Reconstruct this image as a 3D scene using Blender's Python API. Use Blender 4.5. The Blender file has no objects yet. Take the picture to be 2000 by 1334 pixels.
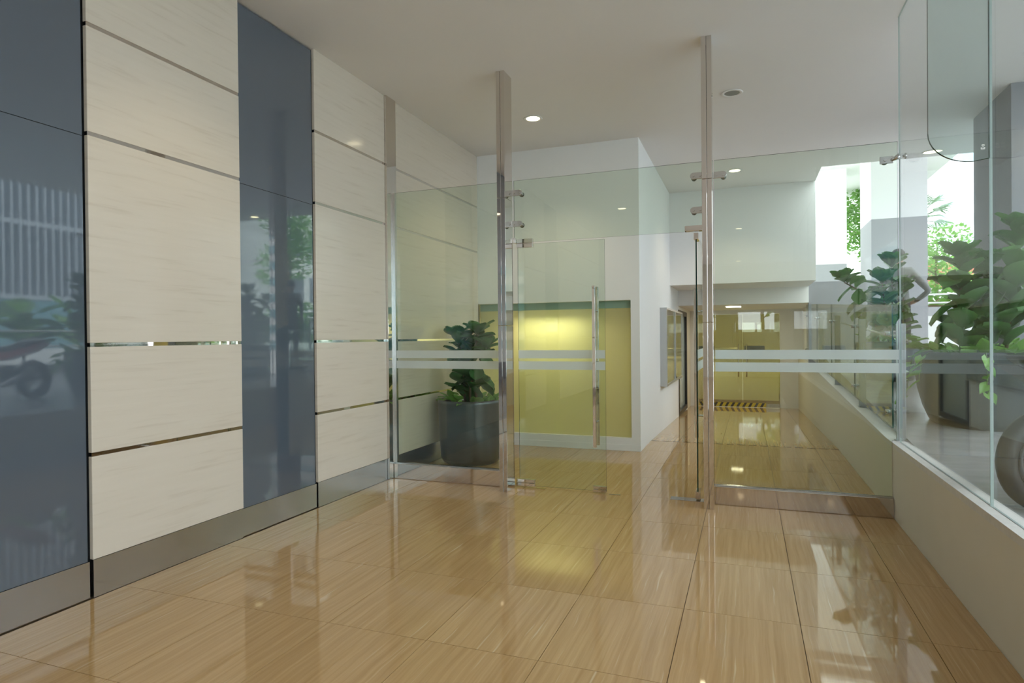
import bpy, bmesh, math, random
from mathutils import Vector, Matrix, Euler
random.seed(7)
PI = math.pi
sc = bpy.context.scene
C = bpy.context.collection

# ------------------------------------------------------------------ camera
YAW, PITCH, ROLL, FPX, CAMH = 0.35871, -0.00678, -0.00929, 1223.5, 1.5444
def cam_axes():
    cy, sy, cp, sp = math.cos(YAW), math.sin(YAW), math.cos(PITCH), math.sin(PITCH)
    fwd = Vector((-sy*cp, cy*cp, sp)); right = Vector((cy, sy, 0)); up = right.cross(fwd)
    cr, sr = math.cos(ROLL), math.sin(ROLL)
    return cr*right + sr*up, -sr*right + cr*up, fwd
_r, _u, _f = cam_axes()
cam = bpy.data.cameras.new('camera'); cam_o = bpy.data.objects.new('camera', cam); C.objects.link(cam_o)
cam.sensor_width = 36.0; cam.lens = FPX*36.0/2000.0; cam.clip_end = 500; cam.clip_start = 0.05
M = Matrix.Identity(4)
for i in range(3):
    M[i][0] = _r[i]; M[i][1] = _u[i]; M[i][2] = -_f[i]
M.translation = Vector((0, 0, CAMH))
cam_o.matrix_world = M
sc.camera = cam_o

# ------------------------------------------------------------------ world (overcast sky), exposure
w = bpy.data.worlds.new('sky'); sc.world = w; w.use_nodes = True
bg = w.node_tree.nodes['Background']
bg.inputs[0].default_value = (0.86, 0.93, 1.0, 1); bg.inputs[1].default_value = 3.2
sc.view_settings.view_transform = 'Standard'; sc.view_settings.look = 'None'
sc.view_settings.exposure = 0.8; sc.view_settings.gamma = 1.0; sc.view_settings.use_curve_mapping = False
sc.cycles.transparent_max_bounces = 24; sc.cycles.max_bounces = 7; sc.cycles.glossy_bounces = 4
sc.cycles.diffuse_bounces = 3; sc.cycles.adaptive_threshold = 0.06
sc.cycles.use_denoising = True
sc.cycles.sample_clamp_indirect = 6.0

# ------------------------------------------------------------------ materials
MATS = {}
def base_mat(name):
    m = bpy.data.materials.new(name); m.use_nodes = True; MATS[name] = m
    nt = m.node_tree; b = nt.nodes['Principled BSDF']
    return m, nt, b
def P(name, col, rough=0.5, metal=0.0, noise=0.0, scale=8.0, bump=0.0, spec=0.5, coat=0.0, emis=None, estr=0.0, stretch=(1, 1, 1), aniso=0.0):
    m, nt, b = base_mat(name)
    b.inputs['Base Color'].default_value = (*col, 1)
    b.inputs['Roughness'].default_value = rough; b.inputs['Metallic'].default_value = metal
    b.inputs['Specular IOR Level'].default_value = spec; b.inputs['Coat Weight'].default_value = coat
    b.inputs['Coat Roughness'].default_value = 0.04
    if emis:
        b.inputs['Emission Color'].default_value = (*emis, 1); b.inputs['Emission Strength'].default_value = estr
    if noise or bump:
        g = nt.nodes.new('ShaderNodeNewGeometry'); mp = nt.nodes.new('ShaderNodeMapping')
        mp.inputs['Scale'].default_value = stretch
        n = nt.nodes.new('ShaderNodeTexNoise'); n.inputs['Scale'].default_value = scale; n.inputs['Detail'].default_value = 6
        nt.links.new(g.outputs['Position'], mp.inputs[0]); nt.links.new(mp.outputs[0], n.inputs['Vector'])
        if noise:
            mx = nt.nodes.new('ShaderNodeMix'); mx.data_type = 'RGBA'
            mx.inputs[6].default_value = (*[c*(1-noise) for c in col], 1); mx.inputs[7].default_value = (*[min(1, c*(1+noise)) for c in col], 1)
            nt.links.new(n.outputs['Fac'], mx.inputs[0]); nt.links.new(mx.outputs[2], b.inputs['Base Color'])
        if bump:
            bp = nt.nodes.new('ShaderNodeBump'); bp.inputs['Strength'].default_value = bump; bp.inputs['Distance'].default_value = 0.02
            nt.links.new(n.outputs['Fac'], bp.inputs['Height']); nt.links.new(bp.outputs[0], b.inputs['Normal'])
    return m

def glass_mat(name, tint, refl0=0.045, rough=0.0, gain=1.0):
    m = bpy.data.materials.new(name); m.use_nodes = True; nt = m.node_tree; nt.nodes.clear()
    out = nt.nodes.new('ShaderNodeOutputMaterial'); mix = nt.nodes.new('ShaderNodeMixShader')
    tr = nt.nodes.new('ShaderNodeBsdfTransparent'); tr.inputs[0].default_value = (*tint, 1)
    gl = nt.nodes.new('ShaderNodeBsdfGlossy'); gl.inputs['Roughness'].default_value = rough; gl.inputs[0].default_value = (1, 1, 1, 1)
    lw = nt.nodes.new('ShaderNodeLayerWeight'); lw.inputs[0].default_value = 0.5
    pw = nt.nodes.new('ShaderNodeMath'); pw.operation = 'POWER'; pw.inputs[1].default_value = 5
    ma = nt.nodes.new('ShaderNodeMath'); ma.operation = 'MULTIPLY_ADD'; ma.inputs[1].default_value = (1-refl0)*gain; ma.inputs[2].default_value = refl0
    L = nt.links.new
    L(lw.outputs['Facing'], pw.inputs[0]); L(pw.outputs[0], ma.inputs[0]); L(ma.outputs[0], mix.inputs[0])
    L(tr.outputs[0], mix.inputs[1]); L(gl.outputs[0], mix.inputs[2]); L(mix.outputs[0], out.inputs[0])
    MATS[name] = m; return m

def frost_mat(name, col, trans, gloss=0.06, tl=0.55):
    """frosted film: part see-through, part diffuse, part translucent"""
    m = bpy.data.materials.new(name); m.use_nodes = True; nt = m.node_tree; nt.nodes.clear()
    out = nt.nodes.new('ShaderNodeOutputMaterial'); L = nt.links.new
    d = nt.nodes.new('ShaderNodeBsdfDiffuse'); d.inputs[0].default_value = (*col, 1)
    t = nt.nodes.new('ShaderNodeBsdfTranslucent'); t.inputs[0].default_value = (*col, 1)
    m1 = nt.nodes.new('ShaderNodeMixShader'); m1.inputs[0].default_value = tl; L(d.outputs[0], m1.inputs[1]); L(t.outputs[0], m1.inputs[2])
    tr = nt.nodes.new('ShaderNodeBsdfTransparent'); tr.inputs[0].default_value = (*col, 1)
    m2 = nt.nodes.new('ShaderNodeMixShader'); m2.inputs[0].default_value = trans; L(m1.outputs[0], m2.inputs[1]); L(tr.outputs[0], m2.inputs[2])
    g = nt.nodes.new('ShaderNodeBsdfGlossy'); g.inputs['Roughness'].default_value = 0.12
    m3 = nt.nodes.new('ShaderNodeMixShader'); m3.inputs[0].default_value = gloss; L(m2.outputs[0], m3.inputs[1]); L(g.outputs[0], m3.inputs[2])
    L(m3.outputs[0], out.inputs[0]); MATS[name] = m; return m

def tile_mat(name):
    m, nt, b = base_mat(name); L = nt.links.new
    g = nt.nodes.new('ShaderNodeNewGeometry'); oi = nt.nodes.new('ShaderNodeObjectInfo')
    ad = nt.nodes.new('ShaderNodeVectorMath'); ad.operation = 'MULTIPLY_ADD'
    cmb = nt.nodes.new('ShaderNodeCombineXYZ'); 
    for k in range(3): L(oi.outputs['Random'], cmb.inputs[k])
    ad.inputs[1].default_value = (37.0, 91.0, 13.0); L(cmb.outputs[0], ad.inputs[0]); L(g.outputs['Position'], ad.inputs[2])
    wob = nt.nodes.new('ShaderNodeTexNoise'); wob.inputs['Scale'].default_value = 3.0; L(ad.outputs[0], wob.inputs['Vector'])
    wv = nt.nodes.new('ShaderNodeVectorMath'); wv.operation = 'MULTIPLY_ADD'; wv.inputs[1].default_value = (0.03, 0, 0)
    L(wob.outputs['Color'], wv.inputs[0]); L(ad.outputs[0], wv.inputs[2])
    mp = nt.nodes.new('ShaderNodeMapping'); mp.inputs['Scale'].default_value = (46, 1.0, 1); L(wv.outputs[0], mp.inputs[0])
    n1 = nt.nodes.new('ShaderNodeTexNoise'); n1.inputs['Scale'].default_value = 1.0; n1.inputs['Detail'].default_value = 5; n1.inputs['Roughness'].default_value = 0.6
    L(mp.outputs[0], n1.inputs['Vector'])
    r1 = nt.nodes.new('ShaderNodeValToRGB'); e = r1.color_ramp.elements
    e[0].position = 0.3; e[0].color = (0.45, 0.272, 0.112, 1); e[1].position = 0.7; e[1].color = (0.575, 0.378, 0.18, 1)
    L(n1.outputs['Fac'], r1.inputs[0])
    mp2 = nt.nodes.new('ShaderNodeMapping'); mp2.inputs['Scale'].default_value = (70, 1.7, 1); mp2.inputs['Location'].default_value = (5, 9, 2); L(wv.outputs[0], mp2.inputs[0])
    n2 = nt.nodes.new('ShaderNodeTexNoise'); n2.inputs['Scale'].default_value = 1.0; n2.inputs['Detail'].default_value = 3; L(mp2.outputs[0], n2.inputs['Vector'])
    r2 = nt.nodes.new('ShaderNodeValToRGB'); e = r2.color_ramp.elements
    e[0].position = 0.64; e[0].color = (0, 0, 0, 1); e[1].position = 0.76; e[1].color = (0.7, 0.7, 0.7, 1); L(n2.outputs['Fac'], r2.inputs[0])
    mx = nt.nodes.new('ShaderNodeMix'); mx.data_type = 'RGBA'; mx.inputs[7].default_value = (0.68, 0.53, 0.34, 1)
    L(r2.outputs[0], mx.inputs[0]); L(r1.outputs[0], mx.inputs[6]); L(mx.outputs[2], b.inputs['Base Color'])
    b.inputs['Roughness'].default_value = 0.035; b.inputs['IOR'].default_value = 1.55
    return m

def stone_mat(name):
    m, nt, b = base_mat(name); L = nt.links.new
    g = nt.nodes.new('ShaderNodeNewGeometry'); oi = nt.nodes.new('ShaderNodeObjectInfo')
    cmb = nt.nodes.new('ShaderNodeCombineXYZ')
    for k in range(3): L(oi.outputs['Random'], cmb.inputs[k])
    ad = nt.nodes.new('ShaderNodeVectorMath'); ad.operation = 'MULTIPLY_ADD'; ad.inputs[1].default_value = (3.0, 41.0, 17.0)
    L(cmb.outputs[0], ad.inputs[0]); L(g.outputs['Position'], ad.inputs[2])
    mp = nt.nodes.new('ShaderNodeMapping'); mp.inputs['Rotation'].default_value = (math.radians(8), 0, 0); mp.inputs['Scale'].default_value = (1, 1.6, 26)
    L(ad.outputs[0], mp.inputs[0])
    n = nt.nodes.new('ShaderNodeTexNoise'); n.inputs['Scale'].default_value = 1.3; n.inputs['Detail'].default_value = 8; n.inputs['Distortion'].default_value = 0.4
    L(mp.outputs[0], n.inputs['Vector'])
    r = nt.nodes.new('ShaderNodeValToRGB'); e = r.color_ramp.elements
    e[0].position = 0.25; e[0].color = (0.60, 0.525, 0.43, 1); e[1].position = 0.42; e[1].color = (0.66, 0.59, 0.495, 1)
    x = r.color_ramp.elements.new(0.8); x.color = (0.685, 0.615, 0.52, 1)
    L(n.outputs['Fac'], r.inputs[0]); L(r.outputs[0], b.inputs['Base Color'])
    b.inputs['Roughness'].default_value = 0.12; b.inputs['Specular IOR Level'].default_value = 0.3
    return m

tile_mat('floor_stone'); stone_mat('cream_stone')
P('grout', (0.16, 0.10, 0.05), 0.7)
P('joint_black', (0.012, 0.010, 0.008), 1.0, spec=0.0)
P('white_paint', (0.88, 0.88, 0.87), 0.6, noise=0.015, scale=3)
P('ceiling_paint', (0.90, 0.875, 0.86), 0.7, noise=0.012, scale=2)
P('cream_paint', (0.72, 0.68, 0.58), 0.6, noise=0.03, scale=5)
P('coping_stone', (0.68, 0.66, 0.62), 0.45, noise=0.12, scale=22, bump=0.1)
P('blue_glass', (0.092, 0.116, 0.148), 0.015, spec=0.6, coat=1.0)
P('blue_back', (0.01, 0.012, 0.015), 0.6)
P('mirror_steel', (0.72, 0.68, 0.64), 0.025, 1.0, bump=0.012, scale=2.5, stretch=(1, 1, 0.5))
P('plinth_steel', (0.66, 0.60, 0.55), 0.05, 1.0, bump=0.01, scale=3)
P('brushed_steel', (0.50, 0.50, 0.50), 0.24, 1.0, noise=0.10, scale=3, stretch=(1, 1, 1))
P('satin_steel', (0.60, 0.59, 0.57), 0.22, 1.0)
P('grey_post', (0.42, 0.43, 0.44), 0.4, 0.6)
glass_mat('clear_glass', (0.92, 0.962, 0.915), 0.04)
glass_mat('side_glass', (0.945, 0.965, 0.962), 0.03, gain=0.55)
glass_mat('fin_glass', (0.87, 0.92, 0.91), 0.05)
glass_mat('balustrade_glass', (0.91, 0.955, 0.93), 0.045, gain=0.6)
glass_mat('olive_glass', (0.66, 0.63, 0.43), 0.06)
glass_mat('board_glass', (0.92, 0.94, 0.93), 0.05)
P('glass_edge', (0.006, 0.05, 0.04), 0.08)
P('fin_edge', (0.38, 0.46, 0.43), 0.1)
frost_mat('frost_film', (0.92, 0.96, 0.96), 0.27)
frost_mat('lit_frost', (0.70, 0.70, 0.50), 0.0, gloss=0.05, tl=0.72)
P('green_strip', (0.26, 0.38, 0.29), 0.3)
P('niche_paint', (0.70, 0.68, 0.50), 0.8)
P('dark_frame', (0.02, 0.022, 0.025), 0.35)
P('alu_frame', (0.55, 0.56, 0.57), 0.35, 0.8)
P('board_back', (0.62, 0.64, 0.60), 0.7, noise=0.08, scale=9)
P('paper', (0.78, 0.78, 0.74), 0.8)
P('pot_dark', (0.10, 0.115, 0.13), 0.3, 0.75, noise=0.2, scale=5, coat=0.0, stretch=(1, 1, 3))
P('pot_grey', (0.05, 0.058, 0.066), 0.34, noise=0.12, scale=5, coat=0.1)
P('soil', (0.05, 0.035, 0.025), 0.95, bump=0.6, scale=30)
P('stem', (0.16, 0.12, 0.07), 0.8)
P('vine', (0.16, 0.25, 0.08), 0.6)
def leaf_mat(name, a, b_, tl=0.25):
    m, nt, b = base_mat(name); L = nt.links.new
    oi = nt.nodes.new('ShaderNodeObjectInfo'); mx = nt.nodes.new('ShaderNodeMix'); mx.data_type = 'RGBA'
    mx.inputs[6].default_value = (*a, 1); mx.inputs[7].default_value = (*b_, 1); L(oi.outputs['Random'], mx.inputs[0]); L(mx.outputs[2], b.inputs['Base Color'])
    b.inputs['Roughness'].default_value = 0.32
    tr = nt.nodes.new('ShaderNodeBsdfTranslucent'); L(mx.outputs[2], tr.inputs[0])
    ms = nt.nodes.new('ShaderNodeMixShader'); ms.inputs[0].default_value = tl
    L(b.outputs[0], ms.inputs[1]); L(tr.outputs[0], ms.inputs[2]); L(ms.outputs[0], nt.nodes['Material Output'].inputs[0])
    return m
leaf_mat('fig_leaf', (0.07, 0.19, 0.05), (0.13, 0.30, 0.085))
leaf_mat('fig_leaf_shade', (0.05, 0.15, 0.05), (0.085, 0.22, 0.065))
leaf_mat('pothos_leaf', (0.16, 0.38, 0.06), (0.28, 0.52, 0.13), 0.35)
leaf_mat('tree_leaf', (0.16, 0.36, 0.06), (0.26, 0.5, 0.10), 0.45)
leaf_mat('palm_leaf', (0.14, 0.30, 0.12), (0.2, 0.38, 0.16), 0.35)
P('bark', (0.16, 0.11, 0.07), 0.9, noise=0.3, scale=20)
P('terrace_concrete', (0.36, 0.365, 0.37), 0.24, noise=0.38, scale=2.6, bump=0.25, stretch=(0.7, 2.2, 1))
P('ground_concrete', (0.62, 0.62, 0.60), 0.8, noise=0.06, scale=0.6)
P('column_grey', (0.24, 0.25, 0.275), 0.7, noise=0.05, scale=6)
P('wall_grey_paint', (0.27, 0.265, 0.28), 0.8, noise=0.04, scale=4)
P('lower_grey', (0.36, 0.36, 0.385), 0.75, noise=0.04, scale=4)
P('column_white', (0.86, 0.86, 0.86), 0.7)
P('slat_metal', (0.50, 0.54, 0.57), 0.5, 0.3)
P('facade_dark', (0.16, 0.19, 0.22), 0.4)
P('facade_white', (0.78, 0.78, 0.77), 0.7)
P('teal_window', (0.18, 0.36, 0.40), 0.15)
P('pale_window', (0.45, 0.56, 0.60), 0.2)
P('red_roof', (0.5, 0.16, 0.10), 0.8)
P('lamp_warm', (1, 1, 1), 0.5, emis=(1.0, 0.86, 0.55), estr=9.0)
P('lamp_off', (0.22, 0.24, 0.23), 0.25)
P('lamp_ring', (0.88, 0.87, 0.85), 0.4)
P('tube_light', (1, 1, 1), 0.5, emis=(1.0, 0.88, 0.6), estr=3.0)
P('panel_light', (1, 1, 1), 0.5, emis=(1.0, 0.92, 0.7), estr=6.0)
P('tape_yellow', (0.72, 0.55, 0.02), 0.5)
P('tape_black', (0.02, 0.02, 0.02), 0.5)
P('rubber', (0.014, 0.014, 0.015), 0.55)
P('bike_black', (0.02, 0.02, 0.022), 0.25, coat=0.3)
P('bike_red', (0.45, 0.02, 0.02), 0.2, coat=0.5)
P('alloy', (0.30, 0.30, 0.31), 0.3, 0.9)
P('olive_wall', (0.60, 0.55, 0.34), 0.7)
P('desk_white', (0.7, 0.68, 0.6), 0.4)
P('skin', (0.42, 0.26, 0.18), 0.5)
P('shirt_grey', (0.20, 0.21, 0.21), 0.85)
P('trousers', (0.025, 0.03, 0.035), 0.85)
P('shoe', (0.6, 0.6, 0.6), 0.6)
P('hair', (0.015, 0.012, 0.01), 0.6)
P('brass_plate', (0.55, 0.50, 0.30), 0.25, 1.0)

# ------------------------------------------------------------------ builders
class MB:
    def __init__(s): s.v = []; s.f = []; s.m = []; s.smooth = set(); s.weld = False
    def add(s, vs, fs, mi=0, smooth=False):
        o = len(s.v); s.v += [tuple(v) for v in vs]
        for k, f in enumerate(fs):
            if smooth: s.smooth.add(len(s.f))
            s.f.append(tuple(i+o for i in f)); s.m.append(mi[k] if isinstance(mi, (list, tuple)) else mi)
        return s
    def box(s, x0, x1, y0, y1, z0, z1, mi=0):
        vs = [(x0, y0, z0), (x1, y0, z0), (x1, y1, z0), (x0, y1, z0), (x0, y0, z1), (x1, y0, z1), (x1, y1, z1), (x0, y1, z1)]
        return s.add(vs, [(0, 3, 2, 1), (4, 5, 6, 7), (0, 1, 5, 4), (1, 2, 6, 5), (2, 3, 7, 6), (3, 0, 4, 7)], mi)
    def hexa(s, vs, mi=0):
        return s.add(vs, [(0, 3, 2, 1), (4, 5, 6, 7), (0, 1, 5, 4), (1, 2, 6, 5), (2, 3, 7, 6), (3, 0, 4, 7)], mi)
    def cyl(s, a, b, r, r2=None, n=16, mi=0, caps=True):
        s.weld = True; a, b = Vector(a), Vector(b); r2 = r if r2 is None else r2
        d = (b-a).normalized(); t = Vector((0, 0, 1)) if abs(d.z) < 0.9 else Vector((1, 0, 0))
        u = d.cross(t).normalized(); v = d.cross(u)
        vs = []
        for p, q in ((a, r), (b, r2)):
            for k in range(n):
                an = 2*PI*k/n; vs.append(p + u*(q*math.cos(an)) + v*(q*math.sin(an)))
        s.add(vs, [(k, k+n, (k+1) % n+n, (k+1) % n) for k in range(n)], mi, True)
        if caps: s.add(vs, [tuple(range(n)), tuple(range(2*n-1, n-1, -1))], mi)
        return s
    def tube(s, pts, r, n=8, mi=0):
        s.weld = True; pts = [Vector(p) for p in pts]; rs = r if isinstance(r, (list, tuple)) else [r]*len(pts)
        vs = []; prev = None
        for i, p in enumerate(pts):
            d = (pts[min(i+1, len(pts)-1)] - pts[max(i-1, 0)]).normalized()
            if prev is None:
                t = Vector((0, 0, 1)) if abs(d.z) < 0.9 else Vector((1, 0, 0)); u = d.cross(t).normalized()
            else:
                u = (prev - d*prev.dot(d)).normalized()
            prev = u; v = d.cross(u)
            for k in range(n):
                an = 2*PI*k/n; vs.append(p + u*(rs[i]*math.cos(an)) + v*(rs[i]*math.sin(an)))
        fs = []
        for i in range(len(pts)-1):
            for k in range(n): fs.append((i*n+k, (i+1)*n+k, (i+1)*n+(k+1) % n, i*n+(k+1) % n))
        s.add(vs, fs, mi, True); m = len(pts)-1
        s.add(vs, [tuple(range(n)), tuple(range(m*n+n-1, m*n-1, -1))], mi)
        return s
    def lathe(s, prof, n=40, c=(0, 0, 0), mi=0, axis='z'):
        vs = []; fs = []
        for (r, z) in prof:
            for k in range(n):
                an = 2*PI*k/n; x, y = r*math.cos(an), r*math.sin(an)
                vs.append((c[0]+x, c[1]+y, c[2]+z) if axis == 'z' else (c[0]+x, c[1]+z, c[2]+y))
        for i in range(len(prof)-1):
            for k in range(n):
                q = (i*n+k, i*n+(k+1) % n, (i+1)*n+(k+1) % n, (i+1)*n+k)
                fs.append(q if axis == 'z' else q[::-1])
        return s.add(vs, fs, mi, True)
    def ball(s, c, rx, ry=None, rz=None, n=16, m=10, mi=0):
        ry = ry or rx; rz = rz or rx
        vs = []; fs = []
        for i in range(m+1):
            t = PI*i/m
            for k in range(n):
                a = 2*PI*k/n; vs.append((c[0]+rx*math.sin(t)*math.cos(a), c[1]+ry*math.sin(t)*math.sin(a), c[2]+rz*math.cos(t)))
        for i in range(m):
            for k in range(n): fs.append((i*n+k, (i+1)*n+k, (i+1)*n+(k+1) % n, i*n+(k+1) % n))
        return s.add(vs, fs, mi, True)
    def prism(s, poly, axis, a, b, mi=0, side=None):
        """poly: 2-D outline; axis 'y' -> points (x,z) extruded from y=a to b; 'x' -> (y,z); 'z' -> (x,y)"""
        def pt(p, t): return {'y': (p[0], t, p[1]), 'x': (t, p[0], p[1]), 'z': (p[0], p[1], t)}[axis]
        s.weld = True; n = len(poly); vs = [pt(p, a) for p in poly] + [pt(p, b) for p in poly]
        sm = mi if side is None else side
        s.add(vs, [tuple(range(n)), tuple(range(2*n-1, n-1, -1))], mi)
        s.add(vs, [(k, k+n, (k+1) % n+n, (k+1) % n) for k in range(n)], sm)
        return s
    def mesh(s, name, mats):
        me = bpy.data.meshes.new(name); me.from_pydata(s.v, [], s.f)
        for m in (mats if isinstance(mats, (list, tuple)) else [mats]): me.materials.append(MATS[m])
        for i, p in enumerate(me.polygons): p.material_index = s.m[i]; p.use_smooth = i in s.smooth
        bm = bmesh.new(); bm.from_mesh(me)
        if s.weld: bmesh.ops.remove_doubles(bm, verts=bm.verts, dist=1e-6)
        bmesh.ops.recalc_face_normals(bm, faces=bm.faces); bm.to_mesh(me); bm.free()
        return me
    def build(s, name, mats, parent=None, loc=None, rot=None):
        return inst(name, s.mesh(name, mats), parent, loc, rot)

def inst(name, me, parent=None, loc=None, rot=None, scale=None):
    o = bpy.data.objects.new(name, me); C.objects.link(o)
    if parent is not None: o.parent = parent
    if loc is not None: o.location = loc
    if rot is not None: o.rotation_euler = rot
    if scale is not None: o.scale = scale
    return o
def tag(o, label, cat, group=None, kind=None):
    o['label'] = label; o['category'] = cat
    if group: o['group'] = group
    if kind: o['kind'] = kind
    return o
def empty(name, loc, rz=0):
    o = bpy.data.objects.new(name, None); C.objects.link(o); o.location = loc; o.rotation_euler = (0, 0, rz); o.empty_display_size = 0.2
    return o
def bevel(o, wd=0.003, seg=2):
    b = o.modifiers.new('bevel', 'BEVEL'); b.width = wd; b.segments = seg; b.limit_method = 'ANGLE'; return o
S = 'structure'

# ------------------------------------------------------------------ key dimensions (metres)
XL, XLB = -3.68, -3.70            # stone face, blue glass face
XR = 1.145                        # parapet inner face
CEIL = 4.19
YG = 6.05                         # glass front
YB = 8.42                         # end wall with the lit niche
XP = -1.335                       # passage left wall
YJ, YF = 9.36, 16.4               # ramp start, far wall
def ramp(y): return 0.0 if y <= YJ else -(y-YJ)*0.032
def terr(y): return 0.64 + 0.08*(min(max(y, 1.0), 13.5)-6.0)
def coping(y): return 0.63 if y <= 6.3 else 0.63 + 0.0475*(y-6.3)

# ------------------------------------------------------------------ floor
fl = MB().box(-3.9, XR+0.05, -13, -1.247, -0.3, 0.0, 1).box(-3.9, XR+0.05, -1.247, YJ, -0.3, -0.006, 0).build('floor', ['grout', 'floor_stone'])
tag(fl, 'polished beige veined stone floor of the entrance porch and lobby', 'floor', kind=S)
TX, TY, X0, Y0, GAP = 0.6, 0.8152, 0.257, 3.643, 0.0035
tile_full = MB().box(-TX/2+GAP/2, TX/2-GAP/2, -TY/2+GAP/2, TY/2-GAP/2, -0.006, 0).mesh('tile', 'floor_stone')
for j in range(-6, 8):
    ya, yb = Y0+j*TY, Y0+(j+1)*TY
    yb = min(yb, YJ-0.006)
    if yb-ya < 0.05: continue
    for i in range(-7, 2):
        xa, xb = X0+i*TX, X0+(i+1)*TX
        if ya > YB+0.02 and xb < XP+0.05: continue
        ca, cb = max(xa, XL), min(xb, XR)
        if ca == xa and cb == xb and abs(yb-ya-TY) < 1e-6:
            inst('tile', tile_full, fl, ((xa+xb)/2, (ya+yb)/2, 0))
        else:
            MB().box(ca-(ca+cb)/2+GAP/2, cb-(ca+cb)/2-GAP/2, -(yb-ya)/2+GAP/2, (yb-ya)/2-GAP/2, -0.006, 0).build('tile', 'floor_stone', fl, ((ca+cb)/2, (ya+yb)/2, 0))
rf = MB().prism([(YJ-0.005, -0.3), (YF+5, -0.6), (YF+5, ramp(YF)-0.006), (YF, ramp(YF)-0.006), (YJ-0.005, -0.008)], 'x', XP-0.2, XR+0.1).build('floor', 'grout')
tag(rf, 'stone floor of the passage sloping gently down beyond the dark floor joint', 'floor', kind=S)
for j in range(0, 10):
    ya, yb = YJ+0.008+j*TY, min(YJ+0.008+(j+1)*TY, YF)
    if yb-ya < 0.05: continue
    for i in range(-3, 2):
        ca, cb = max(X0+i*TX, XP), min(X0+(i+1)*TX, XR)
        if cb-ca < 0.03: continue
        g = GAP/2; cx, cyy = (ca+cb)/2, (ya+yb)/2; zc = ramp(cyy)
        a, b, c, d = ca+g-cx, cb-g-cx, ya+g-cyy, yb-g-cyy
        z = lambda q: ramp(q+cyy)-zc
        MB().hexa([(a, c, z(c)-.006), (b, c, z(c)-.006), (b, d, z(d)-.006), (a, d, z(d)-.006), (a, c, z(c)), (b, c, z(c)), (b, d, z(d)), (a, d, z(d))]).build('tile', 'floor_stone', rf, (cx, cyy, zc))

seg = MB().box(-0.05, 0.05, -0.009, 0.009, 0, 0.0015).mesh('joint_segment', 'joint_black')
for k in range(17): inst('joint_segment', seg, rf, (XP+0.07+k*0.148, YJ+0.001, 0.0))

# ------------------------------------------------------------------ ceiling
ce = MB().box(-3.95, 3.93, -13, 11.0, CEIL, CEIL+0.35).box(-3.95, 1.12, 11.0, 12.3, CEIL, CEIL+0.35).build('ceiling', 'ceiling_paint')
tag(ce, 'flat white painted ceiling over porch, lobby and covered terrace', 'ceiling', kind=S)

# ------------------------------------------------------------------ left wall
wl = MB().box(-3.98, -3.725, -13, YB+0.3, 0, CEIL).build('wall_left', 'blue_back')
tag(wl, 'left wall clad in cream stone slabs and slate blue glass panels', 'wall', kind=S)
ZJ = [0.228, 0.862, 1.522, 2.79, 3.445, CEIL]
H_ST = 0.024
segs = [('s', -4.3, -0.5), ('b', -0.48, 0.42), ('s', 0.44, 1.64), ('b', 1.66, 2.605), ('s', 2.625, 3.825), ('b', 3.838, 4.718), ('s', 4.735, 5.915), ('s', 6.115, YB)]
for kind, ya, yb in segs:
    if kind == 's':
        for k in range(5):
            z0 = ZJ[k] + (H_ST/2 if k else 0.004); z1 = ZJ[k+1] - (H_ST/2 if k < 4 else 0.0)
            o = MB().box(XL-0.03, XL, ya-(ya+yb)/2, yb-(ya+yb)/2, z0-(z0+z1)/2, z1-(z0+z1)/2).build('stone_slab', 'cream_stone', wl, (0, (ya+yb)/2, (z0+z1)/2))
            bevel(o, 0.002, 1)
        for k in range(1, 5):
            MB().box(XL-0.026, XL-0.005, ya+0.002, yb-0.002, ZJ[k]-H_ST/2, ZJ[k]+H_ST/2).build('chrome_strip', 'mirror_steel', wl)
        sk = MB().box(XL-0.03, XL-0.004, ya+0.004, yb-0.004, 0.002, ZJ[0]).build('skirting_plate', 'brushed_steel', wl)
    else:
        for z0, z1 in ((0.224, 2.767), (2.771, CEIL-0.018)):
            MB().box(XLB-0.02, XLB, ya, yb, z0, z1).build('blue_glass_panel', 'blue_glass', wl)
        MB().box(XLB-0.02, XLB+0.006, ya-0.008, yb+0.008, 0.002, 0.222).build('skirting_plate', 'brushed_steel', wl)

# rear wall of the porch behind the camera, with a window opening
wr = MB().box(-3.98, -0.3, -13.0, -12.85, 0, CEIL).box(-0.3, 0.95, -13.0, -12.85, 0, 1.75).box(-0.3, 0.95, -13.0, -12.85, 2.4, CEIL).box(0.95, 3.93, -13.0, -12.85, 0, CEIL).build('wall_rear', 'cream_paint')
tag(wr, 'cream wall closing the porch behind the camera', 'wall', kind=S)

# wall channel post where the glass front meets the stone
wp = MB().box(XL-0.03, -3.655, 5.917, 6.113, 0, CEIL).build('wall_channel', 'mirror_steel')
bevel(wp, 0.002)
tag(wp, 'flat polished steel channel on the stone wall at the glass front', 'steel channel')
MB().box(-3.655, -3.63, 6.03, 6.07, 0.17, 3.15).build('glazing_bead', 'satin_steel', wp)

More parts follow.
